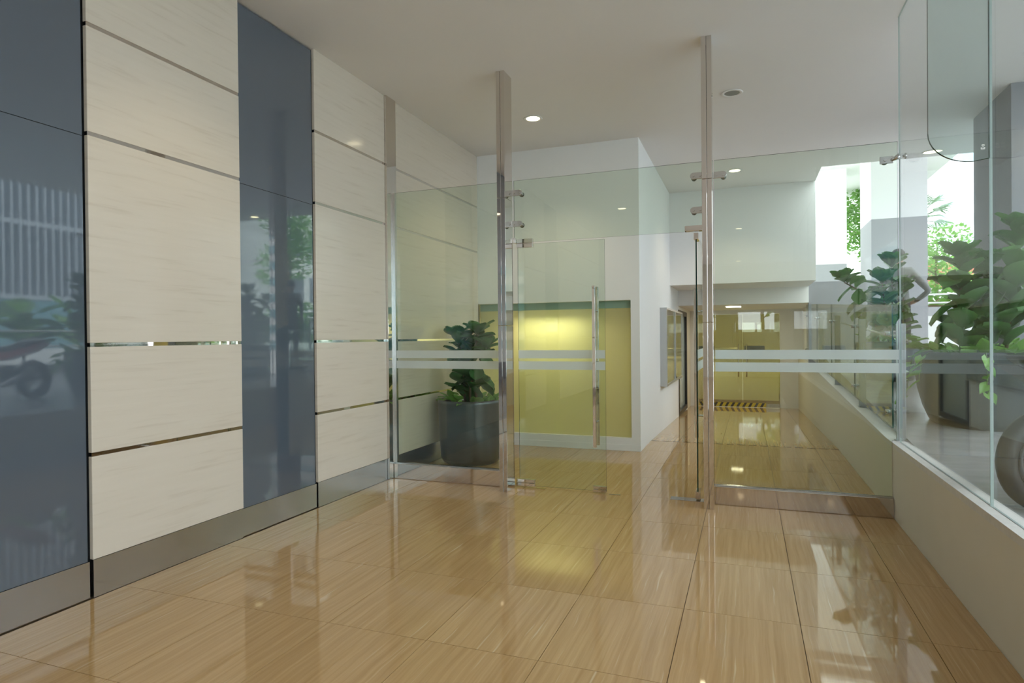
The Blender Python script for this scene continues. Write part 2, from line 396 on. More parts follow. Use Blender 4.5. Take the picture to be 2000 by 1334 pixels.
# ------------------------------------------------------------------ end wall with lit niche
NX0, NX1, NZ0, NZ1 = -3.68, -1.455, 0.175, 2.03
wb = MB()
wb.box(XL-0.02, XP, YB, YB+0.12, NZ1, CEIL).box(XL-0.02, XP, YB, YB+0.12, 0, NZ0).box(NX1, XP, YB, YB+0.12, NZ0, NZ1)
wb.box(XL-0.05, NX1+0.05, YB+0.75, YB+0.85, 0, NZ1+0.2, 1).box(XL-0.12, XL-0.02, YB+0.1, YB+0.8, 0, NZ1+0.2, 1).box(NX1, NX1+0.05, YB+0.12, YB+0.76, 0, NZ1+0.1, 1)
wb.box(XL-0.05, NX1+0.05, YB+0.12, YB+0.76, NZ1+0.08, NZ1+0.12, 1).box(XL-0.05, NX1+0.05, YB+0.12, YB+0.76, NZ0-0.06, NZ0-0.01, 1)
wbo = wb.build('wall_back', ['white_paint', 'niche_paint'])
tag(wbo, 'white end wall framing a warm backlit frosted glass niche', 'wall', kind=S)
bb = MB().box(XL+0.002, XP+0.004, YB-0.006, YB, 0.001, 0.085).build('baseboard_back', 'white_paint'); tag(bb, 'low white skirting under the lit niche', 'baseboard', kind=S)
ng = MB().box(NX0+0.012, NX1-0.003, YB+0.05, YB+0.062, NZ0+0.003, NZ1-0.003).build('window_1', 'lit_frost')
tag(ng, 'frosted yellow green glass panel glowing in the end wall niche', 'glass panel', kind=S)
MB().box(NX0+0.012, NX1-0.003, YB+0.046, YB+0.0495, NZ1-0.105, NZ1-0.003).build('head_strip', 'green_strip', ng)
tl = MB().cyl((-3.05, YB+0.34, NZ1-0.16), (-2.15, YB+0.34, NZ1-0.16), 0.02).build('tube_lamp', 'tube_light')
tag(tl, 'warm tube lamp hidden at the top of the lit niche', 'lamp')
la = bpy.data.lights.new('tube_lamp_light', 'AREA'); la.energy = 11.0; la.color = (1.0, 0.88, 0.6); la.shape = 'RECTANGLE'; la.size = 0.9; la.size_y = 0.08
lo = bpy.data.objects.new('tube_lamp_light', la); C.objects.link(lo); lo.parent = tl; lo.location = (-2.6, YB+0.34, NZ1-0.19)

# ------------------------------------------------------------------ passage shell
wpz = MB().box(XP-0.055, XP, YB+0.12, 13.42, -0.5, CEIL).box(XP-0.055, XP, 15.32, YF+0.2, -0.5, CEIL).box(XP-0.055, XP, 13.42, 15.32, 2.09, CEIL)
wpo = wpz.build('wall_passage', 'white_paint'); tag(wpo, 'white side wall of the passage carrying the notice board', 'wall', kind=S)
bk = MB().box(XP, 1.12, 11.95, 12.1, 2.48, CEIL).box(XP, 1.12, 12.1, 13.45, 2.48, 2.56)
bko = bk.build('wall_bulkhead', 'white_paint'); tag(bko, 'large white bulkhead hanging over the passage', 'wall', kind=S)
bk2 = MB().box(XP, 1.13, 13.42, 13.52, 2.165, 2.48).box(XP, 1.13, 13.52, 13.69, 2.165, 2.3).box(XP, 1.25, 13.69, YF+0.1, 2.165, 2.3).build('ceiling_passage', 'ceiling_paint')
tag(bk2, 'low ceiling and beam above the end of the passage', 'ceiling', kind=S)
wf = MB().box(XP-0.1, -0.95, YF, YF+0.12, -0.6, 2.3).box(0.74, 1.75, YF, YF+0.12, -0.6, 2.3).box(-0.95, 0.74, YF, YF+0.12, 2.06, 2.3).build('wall_far', 'white_paint')
tag(wf, 'white end wall of the passage around the far glass doors', 'wall', kind=S)
wsd = MB().box(1.25, 1.33, 13.69, YF+0.1, 0.5, 2.3).build('wall_side', 'white_paint'); tag(wsd, 'short white side wall above the far parapet', 'wall', kind=S)
pl = MB().box(-0.42, -0.12, 14.2, 14.75, 2.158, 2.164).build('ceiling_panel_light', 'panel_light'); tag(pl, 'flat rectangular light panel in the low passage ceiling', 'ceiling light')
ar = bpy.data.lights.new('panel_light_lamp', 'AREA'); ar.energy = 7; ar.color = (1, 0.9, 0.7); ar.size = 0.3
aro = bpy.data.objects.new('panel_light_lamp', ar); C.objects.link(aro); aro.parent = pl; aro.location = (-0.27, 14.47, 2.14)
# room behind the far doors
rm = MB().box(-2.2, 2.0, 20.4, 20.5, -0.6, 2.6).box(-2.3, -2.2, YF+0.12, 20.5, -0.6, 2.6).box(2.0, 2.1, YF+0.12, 20.5, -0.6, 2.6).box(-2.3, 2.1, YF+0.12, 20.5, 2.4, 2.6).build('wall_room', 'olive_wall')
tag(rm, 'yellow walled room behind the far glass doors', 'wall', kind=S)
for x in (-0.5, 0.35):
    q = MB().box(x, x+0.5, 17.4, 17.7, 2.385, 2.398).build('room_light', 'panel_light'); tag(q, 'bright ceiling panel %s inside the yellow room' % ('on the left' if x < 0 else 'on the right'), 'ceiling light')
    a_ = bpy.data.lights.new('room_lamp', 'AREA'); a_.energy = 12; a_.color = (1, 0.88, 0.55); a_.size = 0.4
    ao = bpy.data.objects.new('room_lamp', a_); C.objects.link(ao); ao.parent = q; ao.location = (x+0.25, 17.55, 2.36)
dk = empty('reception_desk', (-0.1, 18.6, -0.25)); tag(dk, 'pale reception desk behind the far glass doors', 'desk')
MB().box(-1.0, 0.9, -0.35, 0.35, 0, 1.15).build('body', 'desk_white', dk); MB().box(-1.05, 0.95, -0.4, 0.4, 1.15, 1.2).build('top', 'desk_white', dk)
mo = MB().box(-0.02, 0.5, -0.2, 0.1, 0.0, 0.30).build('computer_monitor', 'dark_frame', None, (-0.05, 18.45, 0.951)); bevel(mo, 0.01); tag(mo, 'black box standing on the reception desk', 'monitor')
bxo = MB().box(-0.35, 0.35, -0.12, 0.12, 0, 0.24).build('storage_box', 'alu_frame', None, (-0.55, 18.5, 0.951)); bevel(bxo, 0.008); tag(bxo, 'grey box on the reception desk beside the black one', 'box')

# far glass doors
fd = empty('door_4', (0, YF-0.02, ramp(YF))); tag(fd, 'olive tinted frameless double glass doors at the passage end', 'glass doors', kind=S)
for x0, x1 in ((-0.948, -0.104), (-0.098, 0.738)):
    d = MB().box(x0, x1, -0.006, 0.006, 0.01, 2.06-ramp(YF)-0.005).build('door_leaf', 'olive_glass', fd)
    hx = x1-0.09 if x0 < -0.5 else x0+0.09
    MB().cyl((hx, -0.06, 0.75), (hx, -0.06, 1.55), 0.014).cyl((hx, -0.06, 0.85), (hx, 0, 0.85), 0.008, n=8).cyl((hx, -0.06, 1.45), (hx, 0, 1.45), 0.008, n=8).build('handle', 'satin_steel', d)
    MB().box(x0, x1, -0.02, 0.02, 0.01, 0.1).build('bottom_rail', 'brushed_steel', d)
hz = MB().box(-0.948, 0.43, -0.002, 0.0, 0, 0.10, 0)
for k in range(10):
    x = -0.93+k*0.135; hz.add([(x, -0.0026, 0.0), (x+0.06, -0.0026, 0.0), (x+0.115, -0.0026, 0.10), (x+0.055, -0.0026, 0.10)], [(0, 1, 2, 3)], 1)
hzo = hz.build('hazard_tape', ['tape_yellow', 'tape_black'], None, (0, YF-0.0415, ramp(YF)+0.012)); tag(hzo, 'yellow and black hazard tape along the foot of the far doors', 'tape')

# dark framed side door in the passage wall
d3 = empty('door_3', (XP, 14.37, ramp(14.4))); tag(d3, 'narrow black framed glass door in the passage wall', 'door', kind=S)
zt = 2.085-ramp(14.4)
fr = MB().box(-0.08, 0.012, -0.95, -0.80, 0, zt).box(-0.08, 0.012, 0.83, 0.95, 0, zt).box(-0.08, 0.012, -0.80, 0.83, zt-0.1, zt).box(-0.08, 0.012, -0.80, 0.83, 0, 0.1).build('frame', 'dark_frame', d3)
MB().box(-0.05, -0.04, -0.80, 0.83, 0.1, zt-0.1).build('pane', 'pale_window', d3)
MB().box(-0.04, -0.036, -0.1, 0.12, 1.45, 1.6).build('notice', 'paper', d3)
# notice board cabinet
nb = empty('notice_board', (XP, 11.85, 1.36)); tag(nb, 'wall mounted notice board cabinet with two glass doors', 'notice board')
MB().box(0, 0.008, -1.32, 1.32, -0.63, 0.63).build('back_board', 'board_back', nb)
MB().box(0, 0.11, -1.35, -1.30, -0.65, 0.65).box(0, 0.11, 1.30, 1.35, -0.65, 0.65).box(0, 0.11, -1.30, 1.30, 0.62, 0.65).box(0, 0.11, -1.30, 1.30, -0.65, -0.62).build('frame', 'alu_frame', nb)
MB().box(0.06, 0.112, -0.03, 0.03, -0.62, 0.62).build('centre_bar', 'alu_frame', nb)
for y0, y1 in ((-1.3, -0.03), (0.03, 1.3)): MB().box(0.092, 0.098, y0, y1, -0.62, 0.62).build('pane', 'board_glass', nb)
for (y, z, wd, ht) in ((-0.9, 0.2, 0.3, 0.42), (-0.45, -0.2, 0.3, 0.42), (0.3, 0.15, 0.3, 0.42), (0.8, -0.1, 0.42, 0.3)):
    MB().box(0.008, 0.011, y-wd/2, y+wd/2, z-ht/2, z+ht/2).build('notice', 'paper', nb)
MB().cyl((0.11, 0, -0.58), (0.125, 0, -0.58), 0.018, n=10).build('lock', 'dark_frame', nb)

# ------------------------------------------------------------------ parapet (right)
pr = MB()
pr.box(XR, XR+0.12, -13, 6.3, -0.3, 0.585)
pr.hexa([(XR, 6.3, -0.6), (XR+0.12, 6.3, -0.6), (XR+0.12, YF, -0.6), (XR, YF, -0.6), (XR, 6.3, 0.585), (XR+0.12, 6.3, 0.585), (XR+0.12, YF, coping(YF)-0.045), (XR, YF, coping(YF)-0.045)])
pro = pr.build('wall_right', 'cream_paint'); tag(pro, 'low cream painted parapet along the right side', 'parapet', kind=S)
cp = MB().box(XR-0.004, 1.27, -13, 6.085, 0.587, 0.63).build('coping', 'coping_stone', pro)
cp2 = MB().box(XR-0.004, 1.27, 6.09, 6.3, 0.587, 0.63).hexa([(XR-0.004, 6.3, 0.587), (1.27, 6.3, 0.587), (1.27, YF, coping(YF)-0.043), (XR-0.004, YF, coping(YF)-0.043), (XR-0.004, 6.3, 0.63), (1.27, 6.3, 0.63), (1.27, YF, coping(YF)), (XR-0.004, YF, coping(YF))]).build('coping', 'coping_stone', pro)

# ------------------------------------------------------------------ glass front
GT = 0.006
def pane(poly, name, label, y=YG, mat='clear_glass'):
    o = MB().prism(poly, 'y', y-GT, y+GT, 0, 1).build(name, [mat, 'glass_edge']); tag(o, label, 'glass pane', kind=S); return o
def rect(x0, x1, z0, z1): return [(x0, z0), (x1, z0), (x1, z1), (x0, z1)]
def bands(par, x0, x1, y=YG):
    for z0, z1 in ((1.327, 1.41), (1.213, 1.297)):
        MB().box(x0, x1, y-GT-0.0025, y-GT-0.0005, z0, z1).build('frosted_band', 'frost_film', par)
PLX0, PLX1, PRX0, PRX1 = -2.322, -2.236, -0.366, -0.277
gl = pane(rect(-3.645, PLX0-0.004, 0.172, 3.15), 'window_2', 'greenish fixed glass pane between stone wall and left post'); bands(gl, -3.645, PLX0-0.004)
gh = pane(rect(PLX1+0.004, PRX0-0.004, 2.512, 3.15), 'window_3', 'glass transom pane above the doors between two posts')
gr = pane([(PRX1+0.004, 0.172), (XR-0.006, 0.172), (XR-0.006, 0.645), (1.188, 0.645), (1.188, 3.15), (PRX1+0.004, 3.15)], 'window_4', 'wide fixed glass pane right of the right post'); bands(gr, PRX1+0.004, 1.188)
for nm, x0, x1 in (('left', -3.652, PLX0-0.002), ('right', PRX1+0.002, XR-0.002)):
    o = MB().box(x0, x1, 6.0, 6.11, 0.001, 0.165).build('steel_plinth', 'plinth_steel'); bevel(o, 0.003); tag(o, 'polished steel plinth under the %s fixed glass pane' % nm, 'plinth')
    MB().box(x0, x1, YG-0.02, YG+0.02, 0.165, 0.172).build('glazing_channel', 'brushed_steel', o)

def make_spider(par, x, y, z, sgn):
    """steel arm gripping the glass: rounded plate, two bolts, cap"""
    t = MB(); n = 12; poly = []
    for k in range(n+1):
        a = -PI/2 + PI*k/n; poly.append((0.085+0.03*math.cos(a), 0.03*math.sin(a)))
    poly += [(0.0, 0.03), (0.0, -0.03)]
    poly = [(x+sgn*p[0], z+p[1]) for p in poly]
    t.prism(poly, 'y', y-0.012, y)
    o = t.build('glass_clamp', 'satin_steel', par); bevel(o, 0.002)
    MB().cyl((x+sgn*0.085, y-0.02, z), (x+sgn*0.085, y+0.03, z), 0.011, n=10).build('bolt', 'satin_steel', o)
    MB().cyl((x+sgn*0.025, y-0.02, z), (x+sgn*0.025, y+0.005, z), 0.011, n=10).build('bolt', 'satin_steel', o)
    for ya_, yb_, r_ in ((YG-GT-0.014, YG-GT-0.001, 0.024), (YG+GT+0.001, YG+GT+0.016, 0.026)): MB().cyl((x+sgn*0.085, ya_, z-0.004), (x+sgn*0.085, yb_, z-0.004), r_, n=18).build('clamp_disc', 'satin_steel', o)

def make_post(x0, x1, label):
    root = empty('steel_post', ((x0+x1)/2, 5.905, 0)); tag(root, label, 'post', 'polished steel posts of the glass front')
    hw = (x1-x0)/2
    zs = [0.0, 1.66, 2.93, CEIL]
    for a, b in ((-hw, -0.0012), (0.0012, hw)):
        for i in range(3):
            o = MB().box(a, b, -0.105, 0.105, zs[i]+(0.001 if i else 0), zs[i+1]-0.001).build('post_half', 'mirror_steel', root); bevel(o, 0.0025, 2)
    return root
pL = make_post(PLX0, PLX1, 'tall polished steel post left of the closed glass door')
pR = make_post(PRX0, PRX1, 'tall polished steel post right of the doorway')
# clamps are modelled in world Y then shifted into the post frame
def clamp(par, x, z, sgn):
    before = set(par.children)
    make_spider(par, x-par.location.x, 5.995, z, sgn)
    for ch in par.children:
        if ch not in before: ch.location = (0, -par.location.y, 0)
for z in (3.01, 2.695):
    clamp(pL, PLX1, z, 1); clamp(pR, PRX0, z, -1)
clamp(pR, PRX1, 3.0, 1)

# door leaves
YD = 6.075
def handle(par, x, y, z0, z1, dx=0.0, dy=1.0):
    for s, nm in ((-1, 'pull_handle'), (1, 'pull_handle')):
        px, py = x+s*dx*0.07, y+s*dy*0.07
        h_ = MB().box(px-0.016, px+0.016, py-0.013, py+0.013, z0, z1).build(nm, 'mirror_steel', par); bevel(h_, 0.003)
        for z in (z0+0.24, z1-0.24):
            MB().cyl((px, py, z), (x, y, z), 0.011, n=10).build('standoff', 'satin_steel', h_)
def patch(par, x0, x1, y, z0, z1, name='patch_fitting'):
    o = MB().box(x0, x1, y-0.024, y+0.024, z0, (z0+z1)/2-0.0015).box(x0, x1, y-0.024, y+0.024, (z0+z1)/2+0.0015, z1).build(name, 'mirror_steel', par); bevel(o, 0.002); return o
dl = empty('door_1', (-2.205, YD, 0)); tag(dl, 'closed frameless glass door leaf with twin steel pull bars', 'glass door', kind=S)
lf = MB().prism(rect(0.0, 0.905, 0.02, 2.498), 'y', -GT, GT, 0, 1).build('door_leaf', ['clear_glass', 'glass_edge'], dl)
for z0, z1 in ((1.327, 1.41), (1.213, 1.297)): MB().box(0.002, 0.903, -GT-0.0025, -GT-0.0005, z0, z1).build('frosted_band', 'frost_film', lf)
handle(dl, 0.808, 0, 0.46, 2.04)
patch(dl, -0.005, 0.165, 0, 2.462, 2.55); patch(dl, -0.03, 0.165, 0, 0.015, 0.085); patch(dl, 0.775, 0.905, 0, 0.012, 0.07, 'lock_fitting')
MB().cyl((0.84, -0.03, 0.042), (0.84, -0.022, 0.042), 0.013, n=14).build('lock_cylinder', 'brass_plate', dl)
drr = empty('door_2', (-0.437, YD, 0)); tag(drr, 'open frameless glass door leaf seen edge on beside the right post', 'glass door', kind=S)
lf2 = MB().prism([(0.0, 0.02), (0.905, 0.02), (0.905, 2.498), (0.0, 2.498)], 'x', -GT, GT, 0, 1).build('door_leaf', ['clear_glass', 'glass_edge'], drr)
for z0, z1 in ((1.327, 1.41), (1.213, 1.297)): MB().box(GT+0.0005, GT+0.0025, 0.002, 0.903, z0, z1).build('frosted_band', 'frost_film', lf2)
handle(drr, 0, 0.808, 0.46, 2.04, dx=1.0, dy=0.0)
b2 = MB().box(-0.022, 0.022, -0.005, 0.16, 0.015, 0.085).build('patch_fitting', 'mirror_steel', drr); bevel(b2)
b3 = MB().box(-0.022, 0.022, -0.005, 0.16, 2.44, 2.5).build('patch_fitting', 'mirror_steel', drr); bevel(b3)
hb = MB().box(-0.535, PRX0-0.001, 6.02, 6.085, 2.512, 2.562).build('transom_patch', 'mirror_steel', None); bevel(hb); tag(hb, 'flat steel transom fitting holding the open door to the right post', 'door fitting')
hb2 = MB().box(PLX1+0.001, -2.212, 6.02, 6.085, 2.505, 2.56).build('transom_patch', 'mirror_steel', None); bevel(hb2); tag(hb2, 'flat steel transom fitting beside the left post above the door', 'door fitting')
for (x0, x1, y0, y1, lab, mt) in ((-0.69, -0.37, 6.04, 6.16, 'scratched steel floor spring plate under the open door', 'brushed_steel'), (-2.03, -1.93, 6.05, 6.10, 'brass floor spring plate under the closed door', 'brass_plate'), (-1.27, -1.16, 6.045, 6.07, 'thin steel floor socket for the door lock', 'brushed_steel')):
    o = MB().box(x0, x1, y0, y1, 0.0005, 0.003).build('floor_plate', mt); tag(o, lab, 'floor plate')

# ------------------------------------------------------------------ right glass wall with fin
YFIN = 3.968
sx = 1.205
edges_y = [6.062, YFIN, 1.87, -0.23, -2.33, -4.43, -6.53]
n_w = 5
for i in range(6):
    y1, y0 = edges_y[i]-0.002, edges_y[i+1]+0.002
    o = MB().prism([(y0, 0.632), (y1, 0.632), (y1, CEIL-0.001), (y0, CEIL-0.001)], 'x', sx-GT, sx+GT, 0, 1).build('window_%d' % n_w, ['side_glass', 'fin_edge']); n_w += 1
    tag(o, ['tall glass wall pane on the parapet meeting the glass front', 'tall glass wall pane at the right edge of the photo', 'glass wall pane beside the camera', 'glass wall pane just behind the camera', 'glass wall pane far behind the camera', 'last glass wall pane behind the camera'][i], 'glass pane', kind=S)
poly = [(sx-GT-0.002, CEIL-0.001), (0.922, CEIL-0.001), (0.922, 2.62)]
for k in range(1, 11):
    t = k/10; a = PI + t*PI/2
    poly.append((0.922+0.205*(1+math.cos(a)), 2.62+0.168*math.sin(a)))
poly += [(sx-GT-0.002, 2.462)]
fin = MB().prism(poly, 'y', YFIN-0.0095, YFIN+0.0095, 0, 1).build('glass_fin', ['fin_glass', 'glass_edge'])
tag(fin, 'hanging glass stiffening fin with rounded lower corner', 'glass fin')
mk = MB()
for (x0, x1, z0, z1) in ((1.158, 1.176, 2.508, 2.514), (1.157, 1.163, 2.514, 2.519), (1.171, 1.177, 2.514, 2.519), (1.163, 1.171, 2.519, 2.5225), (1.161, 1.167, 2.526, 2.531), (1.169, 1.175, 2.526, 2.531), (1.162, 1.174, 2.531, 2.5345)):
    mk.box(x0, x1, YFIN-0.0105, YFIN-0.0098, z0, z1)
mk.build('etched_stamp', 'paper', fin)
gb = MB().box(sx-0.009, sx-0.0065, YFIN-0.003, YFIN+0.003, 0.632, 2.455).build('silicone_joint', 'fin_edge'); tag(gb, 'pale silicone joint between the right glass wall panes', 'silicone joint')
# corner bracket joining front pane and side pane
br = empty('corner_bracket', (1.19, YG, 3.0)); tag(br, 'cast steel corner bracket joining front and side glass', 'bracket')
o = MB().box(-0.135, -0.035, -0.024, -0.012, -0.03, 0.03).build('plate', 'satin_steel', br); bevel(o, 0.003)
MB().tube([(-0.05, -0.03, -0.005), (-0.02, -0.04, 0.005), (0.006, -0.05, 0.018)], [0.012, 0.018, 0.024], 10).build('arm', 'satin_steel', br)
MB().cyl((-0.095, -0.034, 0), (-0.095, 0.014, 0), 0.012, n=12).build('bolt', 'satin_steel', br)
MB().cyl((-0.095, 0.008, -0.006), (-0.095, 0.022, -0.006), 0.027, n=16).build('disc', 'satin_steel', br)
MB().cyl((0.024, -0.05, 0.012), (0.05, -0.05, 0.012), 0.009, n=10).cyl((0.04, -0.05, 0.012), (0.052, -0.05, 0.012), 0.024, n=16).build('outer_disc', 'satin_steel', br)

# ------------------------------------------------------------------ downlights
def downlight(x, y, lit, label, z=CEIL, power=26):
    e = empty('downlight', (x, y, z)); tag(e, label, 'ceiling light', 'recessed downlights')
    MB().lathe([(0.080, -0.0005), (0.108, -0.001), (0.115, -0.004), (0.108, -0.010), (0.084, -0.008), (0.080, -0.004)], 32).build('trim_ring', 'lamp_ring', e)
    MB().lathe([(0.0001, -0.003), (0.081, -0.003)], 32).build('lens', 'lamp_warm' if lit else 'lamp_off', e)
    if lit:
        s = bpy.data.lights.new('downlight_lamp', 'SPOT'); s.energy = power; s.color = (1, 0.84, 0.55); s.spot_size = math.radians(120); s.spot_blend = 0.6; s.shadow_soft_size = 0.08
        so = bpy.data.objects.new('downlight_lamp', s); C.objects.link(so); so.parent = e; so.location = (0, 0, -0.03)
downlight(-2.405, 7.21, True, 'lit round downlight nearest the left post above the niche lobby')
downlight(-0.135, 7.27, False, 'unlit grey round downlight right of the right post')
downlight(-0.165, 10.7, True, 'lit round downlight before the white bulkhead')
downlight(2.52, 10.72, True, 'lit round downlight at the terrace ceiling edge, left one', power=14)
downlight(2.82, 8.9-1.4, True, 'lit round downlight over the terrace beside the grey column', power=14)
downlight(-2.4, 3.2, True, 'lit round downlight over the porch above the camera'); downlight(-2.4, -0.87, True, 'lit round downlight behind the camera near the left wall')
downlight(-0.17, 3.5, False, 'unlit downlight above the porch floor'); downlight(-0.17, -4.43, True, 'lit round downlight far behind the camera'); downlight(-0.25, -11.7, True, 'last lit downlight behind the camera')

# ------------------------------------------------------------------ balustrade on the rising coping
XBAL = 1.166
ba = empty('glass_balustrade', (XBAL, 6.15, 0.63)); tag(ba, 'glass balustrade with grey flat posts on the rising parapet', 'balustrade')
def bz(z): return z-0.63
def by(y): return y-6.15
ys = [6.15, 8.17, 10.28, 12.3, 14.3]
for i in range(4):
    y0, y1 = ys[i]+0.006, ys[i+1]-0.006
    zb = lambda y: 0.735+0.0475*(y-6.15); zt_ = lambda y: 1.79+0.0475*(y-6.15)
    MB().prism([(by(y0), bz(zb(y0))), (by(y1), bz(zb(y1))), (by(y1), bz(zt_(y1))), (by(y0), bz(zt_(y0)))], 'x', -GT, GT, 0, 1).build('glass_panel', ['balustrade_glass', 'glass_edge'], ba)
for i, y in enumerate([6.17, 8.08, 10.16, 12.18, 14.18]):
    zc = coping(y)
    p_ = MB().box(0.028, 0.10, by(y)-0.012, by(y)+0.012, bz(zc), bz(zc)+1.0).box(0.02, 0.104, by(y)-0.05, by(y)+0.05, bz(zc)+(0.0 if i == 0 else 0.003), bz(zc)+0.008).build('post', 'grey_post', ba); bevel(p_, 0.002)
    for z in (zc+0.24, zc+0.92):
        sgy = 1 if i == 0 else 0
        st = MB().cyl((-0.045, by(y)+0.02+0.04*sgy, bz(z)), (-0.008, by(y)+0.02+0.04*sgy, bz(z)), 0.02, n=14).cyl((0.008, by(y)+0.02+0.04*sgy, bz(z)), (0.04, by(y)+0.02+0.04*sgy, bz(z)), 0.02, n=14).build('glass_clamp', 'satin_steel', ba); bevel(st, 0.002)
MB().tube([(0.12, by(y), bz(1.49+0.056*(y-6.3))) for y in (6.1, 9, 12, 14.3)], 0.011, 10).build('handrail', 'satin_steel', ba)

# ------------------------------------------------------------------ exterior ground, columns, canopy
te = MB().hexa([(1.27, -13, 0.0), (9.0, -13, 0.0), (9.0, 1.0, 0.0), (1.27, 1.0, 0.0), (1.27, -13, terr(1)), (9.0, -13, terr(1)), (9.0, 1.0, terr(1)), (1.27, 1.0, terr(1))])
te.hexa([(1.27, 1.0, 0.0), (9.0, 1.0, 0.0), (9.0, 13.5, 0.0), (1.27, 13.5, 0.0), (1.27, 1.0, terr(1)), (9.0, 1.0, terr(1)), (9.0, 13.5, terr(13.5)), (1.27, 13.5, terr(13.5))])
teo = te.build('floor_terrace', 'terrace_concrete'); tag(teo, 'grey sloping concrete terrace beyond the glass on the right', 'terrace', kind=S)
gd = MB().box(9.0, 120, -80, 13.5, -0.2, 0.3).box(-60, 120, 20.6, 120, 0.6, 1.2).box(1.3, 120, 13.5, 20.6, 0.6, 1.2).box(-40, 9.0, -80, -13, -0.5, -0.05).build('floor_ground', 'ground_concrete'); tag(gd, 'pale concrete ground outside the building', 'ground', kind=S)
def column(x0, x1, y0, y1, z0, zs, z1, label, mats):
    e = empty('column', ((x0+x1)/2, (y0+y1)/2, z0)); tag(e, label, 'column', 'square concrete columns')
    a, b = (x1-x0)/2, (y1-y0)/2
    MB().box(-a, a, -b, b, 0, zs-z0).build('lower_shaft', mats[0], e)
    if z1 > zs: MB().box(-a, a, -b, b, zs-z0, z1-z0).build('upper_shaft', mats[1], e)
column(2.64, 3.85, 8.1, 9.28, terr(8.1)-0.0, CEIL-0.001, CEIL-0.001, 'large dark grey square column behind the big potted fig', ('column_grey', 'column_grey'))
column(2.38, 3.36, 14.5, 15.8, 1.2, 3.87, 7.0, 'square column grey below and white above, beyond the terrace', ('lower_grey', 'column_white'))
column(1.95, 3.1, 23.2, 24.4, 1.2, 3.87, 7.0, 'farthest white square column with grey base beside the bulkhead', ('lower_grey', 'column_white'))
hc = MB().box(-4, 6.04, 12.35, 40, 7.0, 7.5).box(-4, 6.04, 12.3, 12.35, 4.54, 7.5).build('ceiling_canopy', 'ceiling_paint'); tag(hc, 'high white canopy soffit over the outer columns', 'canopy', kind=S)
gw = MB().box(1.135, 2.56, 13.53, 13.68, coping(13.5), 2.57).build('wall_grey', 'column_grey'); gw.data.materials[0] = MATS['wall_grey_paint']; tag(gw, 'plain grey wall standing behind the balustrade plants', 'wall', kind=S)
ww = MB().box(3.4, 14, 21.0, 21.2, 1.2, 2.05, 0).box(3.4, 14, 20.98, 21.22, 2.05, 2.3, 1).build('wall_garden', ['facade_white', 'lower_grey']); tag(ww, 'low white garden wall with grey cap beyond the columns', 'wall', kind=S)
rl = empty('garden_railing', (8, 21.1, 2.3)); tag(rl, 'white horizontal garden railing on the low wall', 'railing')
for z in (0.12, 0.36): MB().cyl((-4.6, 0, z), (6, 0, z), 0.025, n=8).build('rail', 'column_white', rl)
for k in range(6): MB().cyl((-4.6+k*2.1, 0, 0), (-4.6+k*2.1, 0, 0.4), 0.025, n=8).build('rail_post', 'column_white', rl)

# ------------------------------------------------------------------ plants
def fig_leaf(L, W, seed):
    r = random.Random(seed); nu, nv = 4, 6; vs = []; fs = []
    prof = [0.03, 0.42, 0.68, 0.92, 1.0, 0.72, 0.05]
    for j in range(nv+1):
        t = j/nv; y = L*t; droop = -0.22*L*t*t
        for i in range(nu+1):
            s = (i/nu-0.5)*2
            x = s*W*0.5*prof[j]; z = droop + 0.16*W*abs(s)**1.5 + (r.uniform(-.03, .03)*W if abs(s) > .9 else 0)
            vs.append((x, y, z))
    for j in range(nv):
        for i in range(nu): a = j*(nu+1)+i; fs.append((a, a+1, a+nu+2, a+nu+1))
    m = MB(); m.add(vs, fs, 0, True); return m
def heart_leaf(L, W):
    vs = []; fs = []; prof = [0.5, 1.0, 0.92, 0.66, 0.36, 0.02]; nu = 4
    for j in range(6):
        t = j/5; y = L*t-(0.12*L if j == 0 else 0)
        for i in range(nu+1):
            s = (i/nu-0.5)*2; yy = y - (0.10*L*abs(s) if j == 0 else 0) + (0.14*L*(1-abs(s)) if j == 0 else 0)
            vs.append((s*W*0.5*prof[j], yy, 0.15*W*abs(s)-0.25*L*t*t))
    for j in range(5):
        for i in range(nu): a = j*(nu+1)+i; fs.append((a, a+1, a+nu+2, a+nu+1))
    m = MB(); m.add(vs, fs, 0, True); return m
FIG = {m: [fig_leaf(1.0, 0.72, k).mesh('leaf', m) for k in range(3)] for m in ('fig_leaf', 'fig_leaf_shade')}
HEART = heart_leaf(1.0, 0.85).mesh('leaf', 'pothos_leaf')
def put_leaf(par, me, p, az, el, L, roll=0.0, name='leaf'):
    """leaf pointing along azimuth az, elevation el"""
    d = Matrix.Rotation(az-PI/2, 4, 'Z') @ Matrix.Rotation(el, 4, 'X') @ Matrix.Rotation(roll, 4, 'Y')
    o = inst(name, me, par, p, d.to_euler(), (L, L, L)); return o
